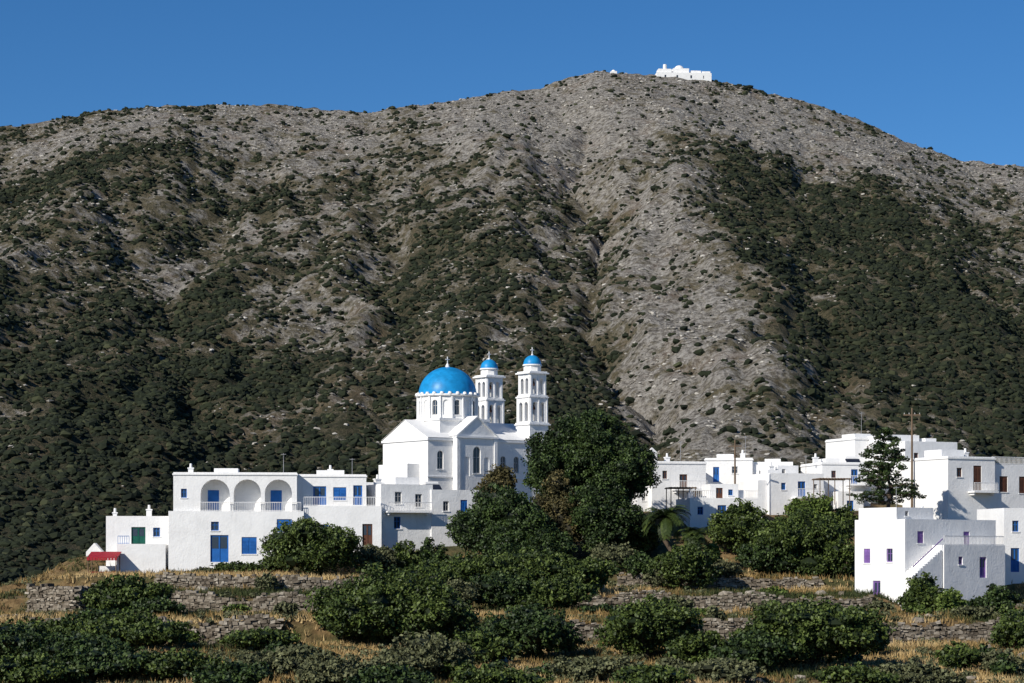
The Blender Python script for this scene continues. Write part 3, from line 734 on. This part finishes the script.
# left
plant('fig_tree', 312, 52, 520, 229, mat='leaf_mid', bot=580, lobes=14)
plant('bush', 236, 26, 562, 231, mat='leaf_mid'); plant('bush', 376, 22, 545, 232, mat='leaf_olive'); plant('bush', 402, 20, 541, 233, mat='leaf_mid'); plant('bush', 275, 20, 556, 233, mat='leaf_mid')
plant('bush', 205, 14, 568, 231, mat='leaf_olive'); plant('bush', 432, 18, 540, 234, mat='leaf_dark')
# right terraces
plant('bush', 686, 34, 545, 221, mat='leaf_mid'); plant('broadleaf_tree', 740, 34, 502, 238, bot=558, mat='leaf_mid', lobes=10); plant('broadleaf_tree', 800, 56, 513, 231, bot=585, mat='leaf_mid', lobes=15)
plant('bush', 768, 30, 540, 229, mat='leaf_dark'); plant('bush', 718, 22, 560, 226, mat='leaf_olive')
plant('bush', 843, 16, 536, 228, mat='leaf_mid'); plant('broadleaf_tree', 812, 30, 494, 243, bot=535, mat='leaf_bright'); plant('bush', 846, 14, 505, 244, mat='leaf_mid')
plant('bush', 665, 18, 562, 222, mat='leaf_olive'); plant('bush', 708, 14, 542, 234, mat='leaf_bright')
plant('bush', 925, 24, 574, 205, mat='leaf_mid'); plant('bush', 994, 22, 584, 204, mat='leaf_dark'); plant('bush', 952, 16, 590, 202, mat='leaf_bright')
plant('bush', 1012, 26, 612, 182, mat='leaf_mid'); plant('bush', 1004, 32, 650, 165, mat='leaf_olive'); plant('bush', 880, 14, 600, 204, mat='leaf_olive'); plant('bush', 970, 22, 606, 196, mat='leaf_olive')
plant('bush', 704, 12, 613, 200, mat='leaf_bright'); plant('bush', 770, 12, 600, 204, mat='leaf_mid')
# foreground
plant('bush', 376, 58, 568, 186, mat='leaf_mid', lobes=15); plant('bush', 434, 38, 582, 184, mat='leaf_mid')
plant('bush', 420, 50, 634, 160, mat='leaf_olive'); plant('bush', 528, 48, 606, 176, mat='leaf_dark'); plant('bush', 482, 34, 630, 168, mat='leaf_mid')
plant('bush', 648, 50, 597, 176, mat='leaf_mid', lobes=14); plant('bush', 702, 32, 632, 168, mat='leaf_mid'); plant('bush', 812, 68, 600, 167, mat='leaf_mid', lobes=17)
plant('bush', 754, 42, 632, 163, mat='leaf_dark'); plant('bush', 586, 38, 656, 158, mat='leaf_olive'); plant('bush', 720, 46, 660, 156, mat='leaf_olive')
plant('bush', 126, 42, 575, 203, mat='leaf_mid', lobes=11); plant('bush', 58, 50, 618, 184, mat='leaf_mid'); plant('bush', 134, 52, 612, 180, mat='leaf_mid'); plant('bush', 20, 52, 622, 172, mat='leaf_dark')
plant('bush', 84, 50, 634, 166, mat='leaf_dark'); plant('bush', 105, 60, 648, 158, mat='leaf_dark'); plant('bush', 180, 44, 650, 158, mat='leaf_mid'); plant('bush', 262, 40, 628, 180, mat='leaf_mid'); plant('bush', 285, 50, 646, 162, mat='leaf_olive')
plant('bush', 344, 36, 658, 155, mat='leaf_olive'); plant('bush', 158, 28, 598, 198, mat='leaf_dark'); plant('bush', 100, 34, 610, 192, mat='leaf_dark')
plant('bush', 30, 54, 654, 154, mat='leaf_mid'); plant('bush', 230, 40, 662, 152, mat='leaf_dark'); plant('bush', 500, 44, 662, 153, mat='leaf_mid'); plant('bush', 650, 40, 666, 152, mat='leaf_mid'); plant('bush', 920, 42, 662, 153, mat='leaf_olive'); plant('bush', 960, 24, 644, 166, mat='leaf_mid')
plant('bush', 600, 20, 608, 204, mat='leaf_dark'); plant('bush', 866, 24, 626, 178, mat='leaf_dark'); plant('bush', 860, 40, 664, 152, mat='leaf_mid'); plant('bush', 390, 40, 666, 151, mat='leaf_dark')
for i in range(46):
    d = rng.uniform(150, 222); px = rng.uniform(90, 1024); x = X(px, d); top = 560-H1(x, d)*F/d-rng.uniform(.6, 1.8)*F/d
    plant('shrub', px, rng.uniform(.6, 1.6)*F/d, top, d, mat=['leaf_olive', 'leaf_mid', 'leaf_dark', 'leaf_olive', 'leaf_bright'][int(rng.integers(0, 5))], lobes=5)

# pine on the right
def pine(px, base, top, hw, d):
    x, y = X(px, d), d; z0 = Z(base, d); z1 = Z(top, d); e = bpy.data.objects.new('pine_tree', None); col.objects.link(e)
    TV, TF = [], []; curved(TV, TF, (x, y, H1(x, y)-.3), (x+.2, y, z1-.4), .28, .05, 6)
    C = []; CR = []; R0 = hw*d/F
    nlev = 11
    for i in range(nlev):
        f = i/(nlev-1); z = z0+(z1-z0)*(.12+.86*f); r = R0*(1-f)**.6*rng.uniform(.8, 1.15)+.3
        for k in range(8 if f < .8 else 4):
            a = rng.uniform(0, 6.28); rr = r*rng.uniform(.6, 1.08); tip = np.array([x+rr*math.cos(a), y+rr*math.sin(a), z+.25*rr*rng.uniform(-.2, 1)])
            curved(TV, TF, (x+.2*f, y, z-.15), tip, .07, .02, 2)
            for q in (.4, .65, .85, 1.):
                C.append(np.array([x, y, z])*(1-q)+tip*q+rng.normal(size=3)*.15); CR.append(rng.uniform(.3, .55))
    C.append(np.array([x+.2, y, z1-.1])); CR.append(.3)
    V, T = leaves(np.array(C), np.array(CR), 42, .22, .5)
    mesh_np('foliage', V, np.arange(len(V)).reshape(-1, 4), M['leaf_dark'], T, False, e); mesh_np('trunk', TV, TF, M['bark'], None, True, e)
pine(886, 510, 430, 36, 240)
def palm(px, topp, d, spread):
    x, y = X(px, d), d; zg = H1(x, y); zt = Z(topp, d)-.2; e = bpy.data.objects.new('palm_tree', None); col.objects.link(e)
    TV, TF = [], []; curved(TV, TF, (x, y, zg-.3), (x+.1, y, zt-.9), .26, .19, 5); mesh_np('trunk', TV, TF, M['bark'], None, True, e)
    V = []; T = []; R_ = spread*d/F
    for i in range(46):
        a = rng.uniform(0, 6.28); el = rng.uniform(-.35, 1.3); Ln = R_*rng.uniform(1.0, 1.25); p = np.array([x+.1, y, zt-.9]); dirh = np.array([math.cos(a), math.sin(a), 0]); sd = np.array([-math.sin(a), math.cos(a), 0])
        ang = el; t = rng.uniform(.1, .8)
        for k in range(9):
            step = Ln/9*(dirh*math.cos(ang)+np.array([0, 0, math.sin(ang)])); p2 = p+step; wl = .42*math.sin(math.pi*(k+1.2)/11)+.08
            for sg in (1, -1):
                for q in (0, .33, .66):
                    b0 = p+step*q; V += [b0, b0+step*.25, b0+step*.9+sd*sg*wl*1.1-np.array([0,0,wl*.3]), b0+step*.7+sd*sg*wl*1.1-np.array([0,0,wl*.3])]; T += [t]*4
            p = p2; ang -= .19
    mesh_np('fronds', np.array(V), np.arange(len(V)).reshape(-1, 4), M['leaf_mid'], T, False, e)
palm(664, 506, 230, 25); palm(694, 524, 229, 16)

# low scrub + grass on the terraces
n = 1700; y = rng.uniform(146, 236, n); x = (rng.uniform(-60, 1090, n)-512)*y/F; k = fbm(x/7, y/7, 111, 3) > .47; x, y = x[k], y[k]
C = []; CR = []
for xx, yy in zip(x, y):
    z = H1(xx, yy); r = rng.uniform(.25, .7)
    for q in range(4): C.append((xx+rng.normal()*r*.5, yy+rng.normal()*r*.5, z+r*.4)); CR.append(r*rng.uniform(.5, .9))
V, T = leaves(np.array(C), np.array(CR), 36, .2, .7)
mesh_np('low_scrub', V, np.arange(len(V)).reshape(-1, 4), M['leaf_olive'], T)
n = 60000; y = rng.uniform(143, 238, n); x = (rng.uniform(-60, 1090, n)-512)*y/F; gn = fbm(x/6, y/6, 121, 4); k = rng.uniform(0, 1, n) < sst(.25, .55, gn)*.9+.1; x, y, gn = x[k], y[k], gn[k]
z = H(x, y); m = len(x); per = 5
x = np.repeat(x, per)+rng.normal(size=m*per)*.12; y = np.repeat(y, per)+rng.normal(size=m*per)*.12; z = np.repeat(z, per)-.03
hgt = np.repeat(rng.uniform(.2, .7, m), per)*rng.uniform(.6, 1.1, m*per); a = rng.uniform(0, 6.28, m*per); w = rng.uniform(.03, .07, m*per)
ln = rng.normal(size=(m*per, 2))*.16
V = np.stack([np.stack([x-w*np.cos(a), y-w*np.sin(a), z], 1), np.stack([x+w*np.cos(a), y+w*np.sin(a), z], 1), np.stack([x+ln[:,0], y+ln[:,1], z+hgt], 1)], 1).reshape(-1, 3)
gt = np.clip(.53+(fbm(x/10, y/7, 131, 3)-.5)*2.8+rng.normal(size=m*per)*.12, 0, 1)
mesh_np('dry_grass', V, np.arange(len(V)).reshape(-1, 3), M['grass'], np.repeat(gt, 3))
n = 420; y = rng.uniform(148, 226, n); x = (rng.uniform(150, 1090, n)-512)*y/F
blobs('boulders', np.stack([x, y, H(x, y)], 1), rng.lognormal(-1.25, .45, n), M['stone'], rng.uniform(.4, 1, n), .7, .3, .1)

# ------------------------------------------------------------------ street furniture & bits
def simple(name, x, y, z, yaw=0): return Bld(name, x, y, z, yaw)
b_ = simple('utility_pole', X(912, 252), 252, H1(X(912,252),252))
zt_ = Z(408,252)-H1(X(912,252),252)
b_.cyl('pole', 'wood', 0, 0, -.5, zt_, .14, .09, 10)
b_.box('crossarm', 'wood', -.9, .9, -.06, .06, zt_-.8, zt_-.66)
for q in (-.8, -.3, .3, .8): b_.cyl('insulators', 'grey', q, 0, zt_-.66, zt_-.5, .05, .04, 8)
b_.done()
b_ = simple('utility_pole', X(735, 250), 250, H1(X(735,250),250)); zt_ = Z(440,250)-H1(X(735,250),250)
b_.cyl('pole', 'wood', 0, 0, -.5, zt_, .12, .08, 10); b_.box('crossarm', 'wood', -.7, .7, -.05, .05, zt_-.7, zt_-.58); b_.done()
b_ = simple('red_awning', X(88, 232), 232, Z(580,232))
for q, r in ((0,0),(2.7,0),(0,2.2),(2.7,2.2)): b_.cyl('posts', 'wood', q, r, 0, 2.35, .05, .05, 8)
b_.add('canopy', 'red', [(-.1,-.1,2.2),(2.85,-.1,2.2),(2.85,2.4,2.75),(-.1,2.4,2.75),(-.1,-.1,2.12),(2.85,-.1,2.12),(2.85,2.4,2.67),(-.1,2.4,2.67)], [(0,1,2,3),(7,6,5,4),(0,4,5,1),(1,5,6,2),(2,6,7,3),(3,7,4,0)])
for i in range(10): b_.box('valance', 'red', -.1+i*.295, .15+i*.295, -.125, -.105, 1.9, 2.17)
b_.box('terrace', 'plaster', -.2, 3, -.2, 2.6, -5, -.02)
b_.rail('red', 0, 2.7, .0, 0, .8, .2); b_.done()
q = simple('white_shed', X(86, 239), 239, Z(560,239), 5); w = 1.6; hh = .8; q.vol(0, w, 0, 3, -8, hh, par=.02)
q.add('roof', 'plaster', [(0,0,hh),(w,0,hh),(w/2,0,hh+.9),(0,3,hh),(w,3,hh),(w/2,3,hh+.9)], [(0,1,2),(3,5,4),(0,2,5,3),(1,4,5,2)]); q.done()
for nm, px, cc, ww in (('blue_water_tank', 574, 'blue', .55), ('yellow_crate', 588, 'yellow', .4), ('blue_water_tank', 598, 'dome', .4)):
    xx = X(px, 221); q = simple(nm, xx, 221, H1(xx, 221)+.6)
    if 'tank' in nm: q.cyl('body', cc, 0, 0, 0, 1.15, ww, ww*.96, 18); q.dome('lid', cc, 0, 0, 1.15, ww*.9, .3, 18, 4); q.box('plinth', 'grey', -.6, .6, -.6, .6, -1, -.003)
    else:
        q.box('body', cc, -ww, ww, -.3, .3, .0, .55); q.box('rim', cc, -ww-.04, ww+.04, -.34, .34, .552, .62); q.box('plinth', 'grey', -.6, .6, -.6, .6, -1, -.003)
    q.done()
def pergola(px, py, d, w, dp, hh):
    q = simple('pergola', X(px, d), d, Z(py, d), 10)
    for a in (0, w/2, w):
        for r in (0, dp): q.cyl('posts', 'wood', a, r, -1, hh, .05, .05, 8)
    for r in (0, dp): q.box('beams', 'wood', -.2, w+.2, r-.05, r+.05, hh, hh+.1)
    k = int(w/.3)
    for i in range(k+1): q.box('slats', 'wood', i*w/k-.05, i*w/k+.05, -.3, dp+.3, hh+.102, hh+.17)
    q.done()
pergola(671, 503, 249, 2.6, 2.0, 1.5); pergola(820, 495, 249, 3.2, 2.2, 1.6)

# ------------------------------------------------------------------ light, sky, camera
el, az = 31, 45      # sun up-left behind the viewer
dirv = Vector((-math.sin(math.radians(az))*math.cos(math.radians(el)), -math.cos(math.radians(az))*math.cos(math.radians(el)), math.sin(math.radians(el))))
sl = bpy.data.lights.new('sun', 'SUN'); sl.energy = 5.0; sl.angle = math.radians(.5); sl.color = (1, .95, .86)
so = bpy.data.objects.new('sun', sl); col.objects.link(so); so.rotation_euler = dirv.to_track_quat('Z', 'Y').to_euler(); so.location = (-100, -100, 200)
w = bpy.data.worlds.new('World'); bpy.context.scene.world = w; w.use_nodes = True; nt = w.node_tree
bg = nt.nodes['Background']; sk = nt.nodes.new('ShaderNodeTexSky'); sk.sky_type = 'NISHITA'; sk.sun_disc = False
sk.sun_elevation = math.radians(el); sk.sun_rotation = math.radians(180+az); sk.altitude = 1200; sk.air_density = .8; sk.dust_density = 0.0; sk.ozone_density = 5.5
hs = nt.nodes.new('ShaderNodeHueSaturation'); hs.inputs['Saturation'].default_value = 1.18
nt.links.new(sk.outputs[0], hs.inputs['Color']); nt.links.new(hs.outputs[0], bg.inputs['Color']); bg.inputs['Strength'].default_value = .095
cam = bpy.data.cameras.new('camera'); co = bpy.data.objects.new('camera', cam); col.objects.link(co)
co.location = (0, 0, 0); co.rotation_euler = (math.radians(90), 0, 0); cam.sensor_width = 36; cam.lens = F/1024*36; cam.shift_y = (HV-341.5)/1024
cam.clip_start = 1; cam.clip_end = 8000
sc = bpy.context.scene; sc.camera = co
sc.view_settings.view_transform = 'Standard'; sc.view_settings.look = 'None'; sc.view_settings.exposure = 0
